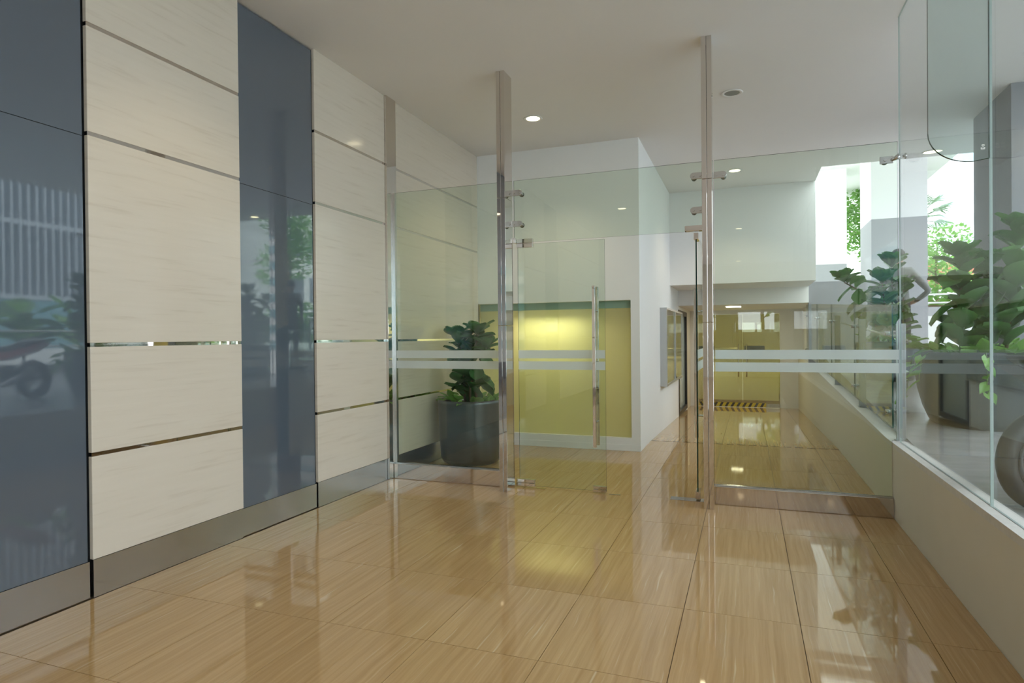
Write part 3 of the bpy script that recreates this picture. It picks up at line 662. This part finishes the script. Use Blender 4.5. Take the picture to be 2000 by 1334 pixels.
def fig_stem(par, pts, n, L0, mat, rnd, start=0.15, top_burst=5):
    pts = [Vector(p) for p in pts]
    MB().tube(pts, [0.016-0.008*i/(len(pts)-1) for i in range(len(pts))], 7).build('stem', 'stem', par)
    def at(t):
        f = t*(len(pts)-1); i = min(int(f), len(pts)-2); return pts[i].lerp(pts[i+1], f-i)
    az = rnd.uniform(0, 6)
    for k in range(n):
        t = start+(1-start)*k/(n-1); az += 2.4+rnd.uniform(-.3, .3)
        el = (rnd.uniform(-0.9, -0.3) if rnd.random() < 0.35 and t < 0.85 else rnd.uniform(0.35, 1.05)); L = L0*(0.8+0.35*math.sin(PI*min(1, t+0.2))+rnd.uniform(-.1, .1))
        put_leaf(par, rnd.choice(FIG[mat]), at(t), az, el, L, rnd.uniform(-.35, .35))
    for k in range(top_burst):
        put_leaf(par, rnd.choice(FIG[mat]), at(1.0), az+k*2*PI/top_burst, 0.95+rnd.uniform(-.25, .25), L0*rnd.uniform(.75, .95), rnd.uniform(-.3, .3))
def ground_cover(par, R, z, n, rnd, L=(0.07, 0.12), spill=0.35):
    for k in range(n):
        a = 2*PI*k/n+rnd.uniform(-.2, .2); r = R*rnd.uniform(0.55, 1.02)
        edge = r > 0.85*R
        put_leaf(par, HEART, (r*math.cos(a), r*math.sin(a), z+rnd.uniform(0.0, 0.07)), a+rnd.uniform(-.7, .7), rnd.uniform(-0.5 if edge and rnd.random() < spill else 0.2, 1.0), rnd.uniform(*L), rnd.uniform(-.5, .5), 'trailing_leaf')
# pot inside the lobby
rnd = random.Random(3)
pp = empty('potted_fig', (-3.225, 7.12, 0)); tag(pp, 'dark glossy cylindrical pot with fiddle leaf fig behind left pane', 'potted plant')
MB().lathe([(0.0001, 0.0), (0.30, 0.0), (0.345, 0.025), (0.362, 0.06), (0.372, 0.065), (0.392, 0.35), (0.408, 0.74), (0.412, 0.78), (0.400, 0.785), (0.385, 0.775), (0.375, 0.72), (0.0001, 0.715)], 56).build('pot', 'pot_dark', pp)
MB().lathe([(0.0001, 0.735), (0.376, 0.728)], 32).build('soil', 'soil', pp)
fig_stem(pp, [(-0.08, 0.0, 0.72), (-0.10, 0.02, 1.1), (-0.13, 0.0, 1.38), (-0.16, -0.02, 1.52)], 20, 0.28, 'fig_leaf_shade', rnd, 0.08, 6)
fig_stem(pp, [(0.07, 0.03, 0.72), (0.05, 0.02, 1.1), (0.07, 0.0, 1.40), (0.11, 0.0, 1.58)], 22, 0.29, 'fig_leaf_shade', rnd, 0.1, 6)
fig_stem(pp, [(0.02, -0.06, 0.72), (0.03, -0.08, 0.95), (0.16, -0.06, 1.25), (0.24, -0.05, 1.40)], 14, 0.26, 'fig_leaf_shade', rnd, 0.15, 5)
ground_cover(pp, 0.37, 0.74, 46, rnd, (0.08, 0.13), 0.1)
# big terrace pot
rnd = random.Random(11)
tp = empty('terrace_fig', (2.02, 6.93, terr(6.93)-0.03)); tag(tp, 'huge rounded grey pot with tall fiddle leaf figs and trailing pothos outside', 'potted plant')
MB().lathe([(0.0001, 0.0), (0.36, 0.0), (0.405, 0.06), (0.455, 0.18), (0.495, 0.34), (0.515, 0.48), (0.518, 0.58), (0.512, 0.655), (0.516, 0.66), (0.515, 0.685), (0.49, 0.69), (0.475, 0.68), (0.465, 0.62), (0.0001, 0.61)], 64).build('pot', 'pot_grey', tp)
MB().lathe([(0.0001, 0.645), (0.468, 0.635)], 32).build('soil', 'soil', tp)
fig_stem(tp, [(-0.16, -0.05, 0.62), (-0.18, -0.06, 1.0), (-0.17, -0.05, 1.35), (-0.16, -0.05, 1.52)], 28, 0.29, 'fig_leaf', rnd, 0.05, 6)
fig_stem(tp, [(0.16, -0.08, 0.62), (0.20, -0.1, 1.1), (0.23, -0.12, 1.5), (0.27, -0.12, 1.72)], 36, 0.31, 'fig_leaf', rnd, 0.05, 7)
fig_stem(tp, [(0.02, 0.1, 0.62), (0.06, 0.12, 1.0), (0.06, 0.14, 1.3), (0.1, 0.15, 1.45)], 22, 0.29, 'fig_leaf', rnd, 0.05, 6)
ground_cover(tp, 0.48, 0.66, 70, rnd, (0.09, 0.16), 0.6)
for (a, n_) in ((3.35, 6), (3.6, 4), (4.5, 5), (4.95, 4), (5.5, 4)):
    cx, cy_ = 0.50*math.cos(a), 0.50*math.sin(a); ox, oy = math.cos(a), math.sin(a)
    pts = [(cx, cy_, 0.69)]; 
    for k in range(1, n_+1): pts.append((cx+ox*(0.07+0.012*k), cy_+oy*(0.07+0.012*k), 0.69+0.03-0.075*k))
    MB().tube(pts, 0.0035, 5).build('vine', 'vine', tp)
    for k in range(1, n_+1): put_leaf(tp, HEART, pts[k], a+rnd.uniform(-1, 1), rnd.uniform(-0.7, 0.2), rnd.uniform(.08, .12), rnd.uniform(-.6, .6), 'trailing_leaf')
# plant behind the balustrade
rnd = random.Random(5)
bp_ = empty('balustrade_fig', (1.79, 9.75, terr(9.75)-0.02)); tag(bp_, 'dark pot with bushy fig standing behind the glass balustrade', 'potted plant')
MB().lathe([(0.0001, 0), (0.30, 0), (0.35, 0.1), (0.385, 0.3), (0.39, 0.5), (0.375, 0.52), (0.35, 0.5), (0.345, 0.45), (0.0001, 0.44)], 40).build('pot', 'pot_dark', bp_)
MB().lathe([(0.0001, 0.465), (0.348, 0.46)], 24).build('soil', 'soil', bp_)
fig_stem(bp_, [(-0.1, 0, 0.46), (-0.16, 0, 0.9), (-0.30, 0, 1.2), (-0.52, 0, 1.34)], 18, 0.29, 'fig_leaf', rnd, 0.1, 6)
fig_stem(bp_, [(0.06, 0, 0.46), (0.06, 0, 0.95), (0.05, 0, 1.52)], 20, 0.31, 'fig_leaf', rnd, 0.1, 7)
fig_stem(bp_, [(0.0, -0.1, 0.46), (-0.04, -0.1, 0.9), (-0.08, -0.1, 1.30)], 14, 0.31, 'fig_leaf', rnd, 0.2, 6)
fig_stem(bp_, [(0.16, 0.05, 0.46), (0.19, 0.05, 0.9), (0.20, 0.05, 1.22)], 10, 0.26, 'fig_leaf', rnd, 0.2, 5)
ground_cover(bp_, 0.36, 0.5, 26, rnd, (0.1, 0.16), 0.5)

# ------------------------------------------------------------------ motorbikes parked on the terrace
def make_bike(paint, spin):
    e = empty('motorbike', (0, 0, 0))
    def wheel(x):
        t = MB(); n, m = 40, 10; vs = []; fs = []
        for i in range(n):
            a = 2*PI*i/n
            for k in range(m):
                b = 2*PI*k/m; r = 0.245+0.052*math.cos(b); vs.append((x+r*math.cos(a), 0.055*math.sin(b), 0.30+r*math.sin(a)))
        for i in range(n):
            for k in range(m): fs.append((i*m+k, ((i+1) % n)*m+k, ((i+1) % n)*m+(k+1) % m, i*m+(k+1) % m))
        t.add(vs, fs, 0, True); ty = t.build('tyre', 'rubber', e)
        MB().lathe([(0.168, -0.035), (0.205, -0.045), (0.205, 0.045), (0.168, 0.035), (0.168, -0.035)], 40, (x, 0, 0.30), axis='y').build('rim', 'bike_black', ty)
        sp = MB()
        for k in range(5):
            a = 2*PI*k/5+spin; c, s_ = math.cos(a), math.sin(a)
            p = [(0.02, 0.022), (0.172, 0.012), (0.172, -0.012), (0.02, -0.022)]
            q = [(x+u*c-v*s_, 0.30+u*s_+v*c) for u, v in p]
            sp.hexa([(q[0][0], -0.015, q[0][1]), (q[1][0], -0.015, q[1][1]), (q[2][0], -0.015, q[2][1]), (q[3][0], -0.015, q[3][1]), (q[0][0], 0.015, q[0][1]), (q[1][0], 0.015, q[1][1]), (q[2][0], 0.015, q[2][1]), (q[3][0], 0.015, q[3][1])])
        sp.cyl((x, -0.05, 0.3), (x, 0.05, 0.3), 0.035, n=14); sp.build('spokes', 'alloy', ty)
        return ty
    wheel(0.0); wheel(1.28)
    # swing arm, fork, frame
    MB().tube([(0, 0.085, 0.30), (0.45, 0.085, 0.34)], 0.02, 8).tube([(0, -0.085, 0.30), (0.45, -0.085, 0.34)], 0.02, 8).build('swing_arm', 'bike_black', e)
    MB().tube([(1.28, 0.09, 0.30), (1.10, 0.09, 0.80)], 0.022, 8).tube([(1.28, -0.09, 0.30), (1.10, -0.09, 0.80)], 0.022, 8).box(1.06, 1.14, -0.1, 0.1, 0.76, 0.81).build('fork', 'alloy', e)
    o = MB().box(0.42, 0.82, -0.12, 0.12, 0.25, 0.52).build('engine', 'alloy', e); bevel(o, 0.04, 3)
    o = MB().prism([(0.62, 0.72), (0.70, 0.62), (1.05, 0.66), (1.10, 0.80), (0.98, 0.94), (0.78, 0.93)], 'y', -0.13, 0.13).build('fuel_tank', paint, e); bevel(o, 0.05, 3)
    o = MB().prism([(-0.18, 0.90), (0.0, 0.78), (0.55, 0.70), (0.68, 0.78), (0.35, 0.82), (0.0, 0.93)], 'y', -0.12, 0.12).build('seat', 'bike_black', e); bevel(o, 0.03, 3)
    o = MB().prism([(-0.26, 0.86), (-0.02, 0.72), (0.5, 0.58), (0.52, 0.70), (0.0, 0.80)], 'y', -0.10, 0.10).build('tail_panel', paint, e); bevel(o, 0.02, 2)
    o = MB().prism([(1.00, 0.86), (1.14, 0.70), (1.24, 0.84), (1.16, 1.08), (1.06, 1.02)], 'y', -0.12, 0.12).build('headlight_fairing', paint, e); bevel(o, 0.03, 2)
    MB().tube([(1.02, 0.36, 1.03), (1.06, 0.18, 1.0), (1.07, 0, 0.98), (1.06, -0.18, 1.0), (1.02, -0.36, 1.03)], 0.014, 8).build('handlebar', 'bike_black', e)
    for s in (-1, 1):
        MB().tube([(1.05, 0.26*s, 1.02), (1.02, 0.34*s, 1.18)], 0.006, 6).ball((1.01, 0.37*s, 1.20), 0.012, 0.055, 0.035, 10, 6).build('mirror', 'bike_black', e)
    MB().tube([(0.65, -0.12, 0.25), (0.35, -0.16, 0.22), (-0.12, -0.18, 0.40)], [0.025, 0.04, 0.05], 12).build('exhaust', 'alloy', e)
    fd_ = MB(); vs = []; fs = []
    for k in range(9):
        a = PI*0.95-0.16*k*1.0
        for y in (-0.07, 0.07): vs.append((1.28+0.32*math.cos(a-0.5), y, 0.30+0.32*math.sin(a-0.5)))
        for y in (-0.07, 0.07): vs.append((1.28+0.326*math.cos(a-0.5), y, 0.30+0.326*math.sin(a-0.5)))
    for k in range(8):
        b = 4*k; fs += [(b, b+1, b+5, b+4), (b+2, b+6, b+7, b+3), (b, b+4, b+6, b+2), (b+1, b+3, b+7, b+5)]
    fd_.add(vs, fs); fd_.build('front_mudguard', paint, e)
    MB().tube([(0.55, 0.12, 0.26), (0.48, 0.24, 0.02)], 0.012, 8).box(0.45, 0.51, 0.21, 0.27, 0.0, 0.012).build('side_stand', 'bike_black', e)
    return e
bk1 = make_bike('bike_black', PI/5)
tag(bk1, 'motorbike outside with only its black wheel showing at right edge', 'motorbike', 'motorbikes parked on the terrace')
bk1.location = (1.60, 4.42, terr(4.42)-0.005); bk1.rotation_euler = (0, 0, math.atan2(0.42, 0.9))
bk2_ = make_bike('bike_red', 0.3); tag(bk2_, 'red and black motorbike mirrored in the leftmost blue glass panel', 'motorbike', 'motorbikes parked on the terrace')
bk2_.location = (2.86, 6.42, terr(6.42)-0.005); bk2_.rotation_euler = (0, 0, math.atan2(-0.22, 0.97))

# ------------------------------------------------------------------ person standing behind the balustrade plant
def make_person(loc, rz):
    root = empty('person', loc, rz); tag(root, 'person in grey top and black trousers, arm bent, behind the balustrade plant', 'person')
    J = dict(pel=(0, 0, 0.96), waist=(0, 0, 1.10), chest=(0, -0.01, 1.32), neck=(0, 0, 1.50), neck2=(0, 0.01, 1.58), head=(0, 0.03, 1.68), top=(0, 0.02, 1.78),
             shL=(-0.17, 0, 1.45), elL=(-0.24, 0.02, 1.18), wrL=(-0.2, 0.12, 0.98), haL=(-0.19, 0.15, 0.90),
             shR=(0.17, 0, 1.45), elR=(0.42, -0.06, 1.12), wrR=(0.24, 0.05, 0.98), haR=(0.17, 0.09, 0.95),
             hL=(-0.09, 0, 0.92), kL=(-0.10, 0.03, 0.50), aL=(-0.10, -0.02, 0.09), tL=(-0.10, 0.13, 0.04),
             hR=(0.09, 0, 0.92), kR=(0.11, 0.03, 0.50), aR=(0.12, -0.02, 0.09), tR=(0.14, 0.13, 0.04))
    Rr = dict(pel=.14, waist=.125, chest=.15, neck=.065, neck2=.058, head=.092, top=.06, shL=.075, elL=.05, wrL=.034, haL=.03, shR=.075, elR=.05, wrR=.034, haR=.03, hL=.095, kL=.062, aL=.045, tL=.04, hR=.095, kR=.062, aR=.045, tR=.04)
    E_ = [('pel', 'waist'), ('waist', 'chest'), ('chest', 'neck'), ('neck', 'neck2'), ('neck2', 'head'), ('head', 'top'), ('chest', 'shL'), ('shL', 'elL'), ('elL', 'wrL'), ('wrL', 'haL'), ('chest', 'shR'), ('shR', 'elR'), ('elR', 'wrR'), ('wrR', 'haR'), ('pel', 'hL'), ('hL', 'kL'), ('kL', 'aL'), ('aL', 'tL'), ('pel', 'hR'), ('hR', 'kR'), ('kR', 'aR'), ('aR', 'tR')]
    for sd, s in (('L', 'haL'), ('R', 'haR')):
        b = Vector(J[s]); w_ = Vector(J['wr'+sd]); d = (b-w_).normalized(); side = d.cross(Vector((0, 0, 1))).normalized()
        if side.length < .1: side = Vector((1, 0, 0))
        for k, (off, ln) in enumerate(((-0.027, .065), (-0.009, .08), (0.009, .076), (0.027, .06))):
            a1 = b+d*0.02+side*off; a2 = a1+d*ln*0.6+Vector((0, 0, -.006)); a3 = a2+d*ln*.5+Vector((0, 0, -.02))
            for n_, p in (('f%d%s1' % (k, sd), a2), ('f%d%s2' % (k, sd), a3)): J[n_] = tuple(p); Rr[n_] = 0.0085
            E_ += [(s, 'f%d%s1' % (k, sd)), ('f%d%s1' % (k, sd), 'f%d%s2' % (k, sd))]
        th = b-d*0.02+side*0.05; J['t1'+sd] = tuple(th); J['t2'+sd] = tuple(th+d*.035); Rr['t1'+sd] = .01; Rr['t2'+sd] = .009
        E_ += [('wr'+sd, 't1'+sd), ('t1'+sd, 't2'+sd)]
    ks = list(J); me = bpy.data.meshes.new('body_cage'); me.from_pydata([J[k] for k in ks], [(ks.index(a), ks.index(b)) for a, b in E_], [])
    ob = bpy.data.objects.new('body_cage', me); C.objects.link(ob)
    ob.modifiers.new('skin', 'SKIN'); sb = ob.modifiers.new('sub', 'SUBSURF'); sb.levels = 2; sb.render_levels = 2
    lay = me.skin_vertices[0] if len(me.skin_vertices) else None
    for i, k in enumerate(ks):
        me.skin_vertices[0].data[i].radius = (Rr[k], Rr[k]); me.skin_vertices[0].data[i].use_root = (k == 'pel')
    dg = bpy.context.evaluated_depsgraph_get(); m2 = bpy.data.meshes.new_from_object(ob.evaluated_get(dg))
    bpy.data.objects.remove(ob)
    m2.materials.clear()
    for m in ('shirt_grey', 'trousers', 'skin', 'shoe'): m2.materials.append(MATS[m])
    wR, wL = Vector(J['wrR']), Vector(J['wrL'])
    for p in m2.polygons:
        c = p.center; p.use_smooth = True
        if c.z > 1.53: p.material_index = 2
        elif (c-wR).length < 0.13 and c.x < 0.25 and c.y > 0.035 and c.x > 0.13: p.material_index = 2
        elif c.z < 1.06 and (c.x < -0.15 and c.y > 0.06): p.material_index = 2
        elif c.z < 0.10: p.material_index = 3
        elif c.z < 0.99: p.material_index = 1
        else: p.material_index = 0
    inst('body', m2, root)
    MB().ball((0, 0.0, 1.725), 0.098, 0.108, 0.095, 18, 12).build('hair', 'hair', root)
    MB().ball((0, 0.135, 1.665), 0.014, 0.02, 0.022, 8, 6).ball((-0.095, 0.03, 1.67), 0.012, 0.02, 0.03, 8, 6).ball((0.095, 0.03, 1.67), 0.012, 0.02, 0.03, 8, 6).build('nose_and_ears', 'skin', root)
    MB().ball((-0.035, 0.115, 1.69), 0.011, 0.01, 0.007, 8, 6).ball((0.035, 0.115, 1.69), 0.011, 0.01, 0.007, 8, 6).build('eyes', 'trousers', root)
    return root
make_person((2.27, 11.54, terr(11.54)), math.radians(-20))

# ------------------------------------------------------------------ trees, hedges, far buildings
def leafy(name, n, rad, c, size, mat, rnd, parent):
    m = MB()
    for k in range(n):
        while True:
            q = Vector((rnd.uniform(-1, 1), rnd.uniform(-1, 1), rnd.uniform(-1, 1)))
            if 0.25 < q.length < 1: break
        p = Vector((c[0]+q.x*rad[0], c[1]+q.y*rad[1], c[2]+q.z*rad[2]))
        M_ = Euler((rnd.uniform(-1, 1), rnd.uniform(-1, 1), rnd.uniform(0, 6.3))).to_matrix(); s_ = size*rnd.uniform(.6, 1.2)
        m.add([p+M_ @ Vector(v)*s_ for v in ((-.25, 0, 0), (0, -.5, .05), (.25, 0, 0), (0, .5, .05))], [(0, 1, 2, 3)])
    o = m.build(name, mat, parent); o['kind'] = 'stuff'; return o
def tree(loc, h, rad, n, size, label, seed, group='trees outside'):
    rnd = random.Random(seed); e = empty('tree', loc); tag(e, label, 'tree', group)
    t = MB().tube([(0, 0, 0), (0.05, 0, h*.4), (0, 0.05, h*.75), (0.05, 0, h*.95)], [.10, .08, .05, .02], 8)
    for k in range(6):
        a = k*1.1; t.tube([(0, 0, h*(.45+.07*k)), (rad*.5*math.cos(a), rad*.5*math.sin(a), h*(.6+.06*k))], [.03, .01], 5)
    t.build('trunk', 'bark', e)
    for k in range(5):
        a = k*1.256+rnd.uniform(-.3, .3)
        leafy('crown', n//5, (rad*.65, rad*.65, h*.18), (rad*.5*math.cos(a), rad*.5*math.sin(a), h*(.62+.09*k)), size, 'tree_leaf', rnd, e)
    return e
tree((4.6, 27.5, 1.2), 5.6, 1.5, 2600, 0.24, 'slender bright green tree seen between the two far columns', 1)
tree((8.2, 34.0, 1.2), 4.6, 1.5, 1800, 0.24, 'bright tree behind the slender one past the far columns', 2)
tree((15.5, 18.2, 0.3), 7.0, 1.4, 2400, 0.3, 'young tree before the slatted building, mirrored in the blue glass', 3)
tree((15.2, 26.8, 0.3), 8.2, 1.5, 2400, 0.3, 'layered tree before the white tower, mirrored in the blue glass', 4)
tree((0.6, -17.5, -0.05), 5.0, 1.6, 1500, 0.3, 'tree outside the window behind the camera', 6)
def palm(loc, h, seed):
    rnd = random.Random(seed); e = empty('palm_tree', loc); tag(e, 'fan palm with slim trunk outside beyond the columns', 'palm tree')
    MB().tube([(0, 0, 0), (0.05, 0, h*.5), (0, 0, h)], [.11, .09, .08], 10).build('trunk', 'bark', e)
    for k in range(16):
        az = k*2.4; el = rnd.uniform(-0.5, 1.0); m = MB(); ln = rnd.uniform(.55, .8)
        d = Vector((math.cos(az)*math.cos(el), math.sin(az)*math.cos(el), math.sin(el))); c = Vector((0, 0, h))+d*ln
        m.tube([(0, 0, h), tuple(c)], 0.012, 4)
        sd = d.cross(Vector((0, 0, 1))).normalized(); up = sd.cross(d)
        for j in range(11):
            a = (j-5)*0.24; v = d*math.cos(a)+sd*math.sin(a); tip = c+v*0.62-Vector((0, 0, 0.12*abs(a))); wv = (sd*math.cos(a)-d*math.sin(a))*0.035
            m.add([c, c+v*0.35+wv+up*.02, tip, c+v*0.35-wv+up*.02], [(0, 1, 2, 3)])
        m.build('frond', 'palm_leaf', e)
palm((5.35, 24.8, 1.2), 4.2, 4)
rnd = random.Random(21)
def shrub(loc, r, hgt, label, seed, group):
    rn = random.Random(seed); e = empty('shrub', loc); tag(e, label, 'shrub', group)
    for k in range(26):
        a = rn.uniform(0, 6.28); q = r*math.sqrt(rn.random())
        put_leaf(e, FIG['fig_leaf'][k % 3] if k % 3 else BIGL, (q*math.cos(a)*.6, q*math.sin(a)*.6, rn.uniform(.25, 1)*hgt*.75), a+rn.uniform(-.5, .5), rn.uniform(-.1, 1.1), rn.uniform(.45, .7), rn.uniform(-.4, .4))
    MB().tube([(0, 0, 0), (0, 0, hgt*.75)], 0.03, 6).build('stem', 'stem', e)
BIGL = fig_leaf(1.0, 0.7, 9).mesh('leaf', 'tree_leaf')
pb = MB().box(6.4, 7.4, 1.5, 20, 0.3, 1.05).build('planter_box', 'lower_grey'); tag(pb, 'long low concrete planter along the terrace edge', 'planter')
ords = ['first', 'second', 'third', 'fourth', 'fifth', 'sixth', 'seventh', 'eighth', 'ninth', 'tenth', 'eleventh', 'twelfth', 'thirteenth', 'fourteenth']
for k in range(14):
    shrub((6.9+rnd.uniform(-.1, .1), 2.2+k*1.32, 1.05), 0.6, 1.5, 'broad leaved shrub in the long planter, %s from the camera side' % ords[k], 50+k, 'shrubs in the long planter')
hr = empty('terrace_railing', (5.75, 10, 0.9)); tag(hr, 'thin steel railing before the planter, mirrored in the blue glass', 'railing')
for z in (0.55, 0.85): MB().cyl((0, -9, z), (0, 10, z), 0.018, n=8).build('rail', 'satin_steel', hr)
for k in range(8): MB().cyl((0, -8.5+k*2.6, 0), (0, -8.5+k*2.6, 0.86), 0.018, n=8).build('rail_post', 'satin_steel', hr)
hd = empty('garden_hedge', (8.5, 22.6, 1.2)); tag(hd, 'dense green hedge behind the low garden wall', 'hedge')
leafy('foliage', 2600, (5.2, .8, 1.1), (0, 0, 1.0), 0.34, 'tree_leaf', random.Random(8), hd)
MB().box(-5, 5, -0.3, 0.3, 0, 1.2).build('stems', 'bark', hd)

# slatted building seen mirrored in the blue panels
sb_ = empty('slatted_building', (27, 24, 0.3)); tag(sb_, 'grey building with vertical slats, mirrored in the blue glass panels', 'building')
MB().box(0.25, 12, -16, 9, 0, 15).build('body', 'facade_dark', sb_)
slat = MB().box(-0.05, 0.25, -0.06, 0.06, 0, 11.2).mesh('slat', 'slat_metal')
for k in range(62): inst('slat', slat, sb_, (0, -15.8+k*0.4, 3.6))
for z in (3.4, 7.2, 11.0, 14.8): MB().box(-0.02, 0.3, -16, 9, z, z+0.25).build('floor_band', 'slat_metal', sb_)
MB().box(0.05, 0.3, -16, 9, 0, 3.4).build('base_wall', 'teal_window', sb_)
# pale tower in the mirrored view, with balconies
def block(name, loc, sx_, sy_, h, label, nx, nz, wm, face, group=None):
    e = empty(name, loc); tag(e, label, 'building', group)
    MB().box(-sx_/2, sx_/2, -sy_/2, sy_/2, 0, h).build('wall', 'facade_white', e)
    L_ = sx_ if face in ('-y', '+y') else sy_; dw = L_/nx; dz = h/nz
    if face in ('-y', '+y'): wmesh = MB().box(-dw*.32, dw*.32, -.06, .06, -dz*.28, dz*.28).mesh('window', wm)
    else: wmesh = MB().box(-.06, .06, -dw*.32, dw*.32, -dz*.28, dz*.28).mesh('window', wm)
    for i in range(nx):
        for j in range(nz):
            t = -L_/2+dw*(i+.5); z = dz*(j+.5)
            p = {'-y': (t, -sy_/2, z), '+y': (t, sy_/2, z), '-x': (-sx_/2, t, z)}[face]
            inst('window', wmesh, e, p)
    return e
block('apartment_block', (27, 43, 0.3), 8, 14, 26, 'white apartment block with dark windows, mirrored in second blue panel', 7, 8, 'facade_dark', '-x')
block('residential_tower', (36, 118, 1.2), 20, 16, 62, 'very pale residential tower far beyond the columns', 6, 20, 'pale_window', '-y')
tb = empty('office_block', (16, -32, -0.05)); tag(tb, 'striped teal office block behind the camera mirrored in the front glass', 'building')
MB().box(-9.5, 12, -5, 4, 0, 17).build('wall', 'facade_white', tb)
for k in range(13): MB().box(-9.4, 11.9, 4, 4.08, 0.8+k*1.25, 1.45+k*1.25).build('window_band', 'teal_window', tb)
hs = empty('garden_house', (12.2, 52, 1.2)); tag(hs, 'small far house with red roof behind the palm', 'house')
MB().box(-4, 4, -3, 3, 0, 3.4).build('wall', 'facade_white', hs)
MB().prism([(-4.6, 3.4), (4.6, 3.4), (2.5, 5.0), (-2.5, 5.0)], 'y', -3.4, 3.4).build('roof', 'red_roof', hs)
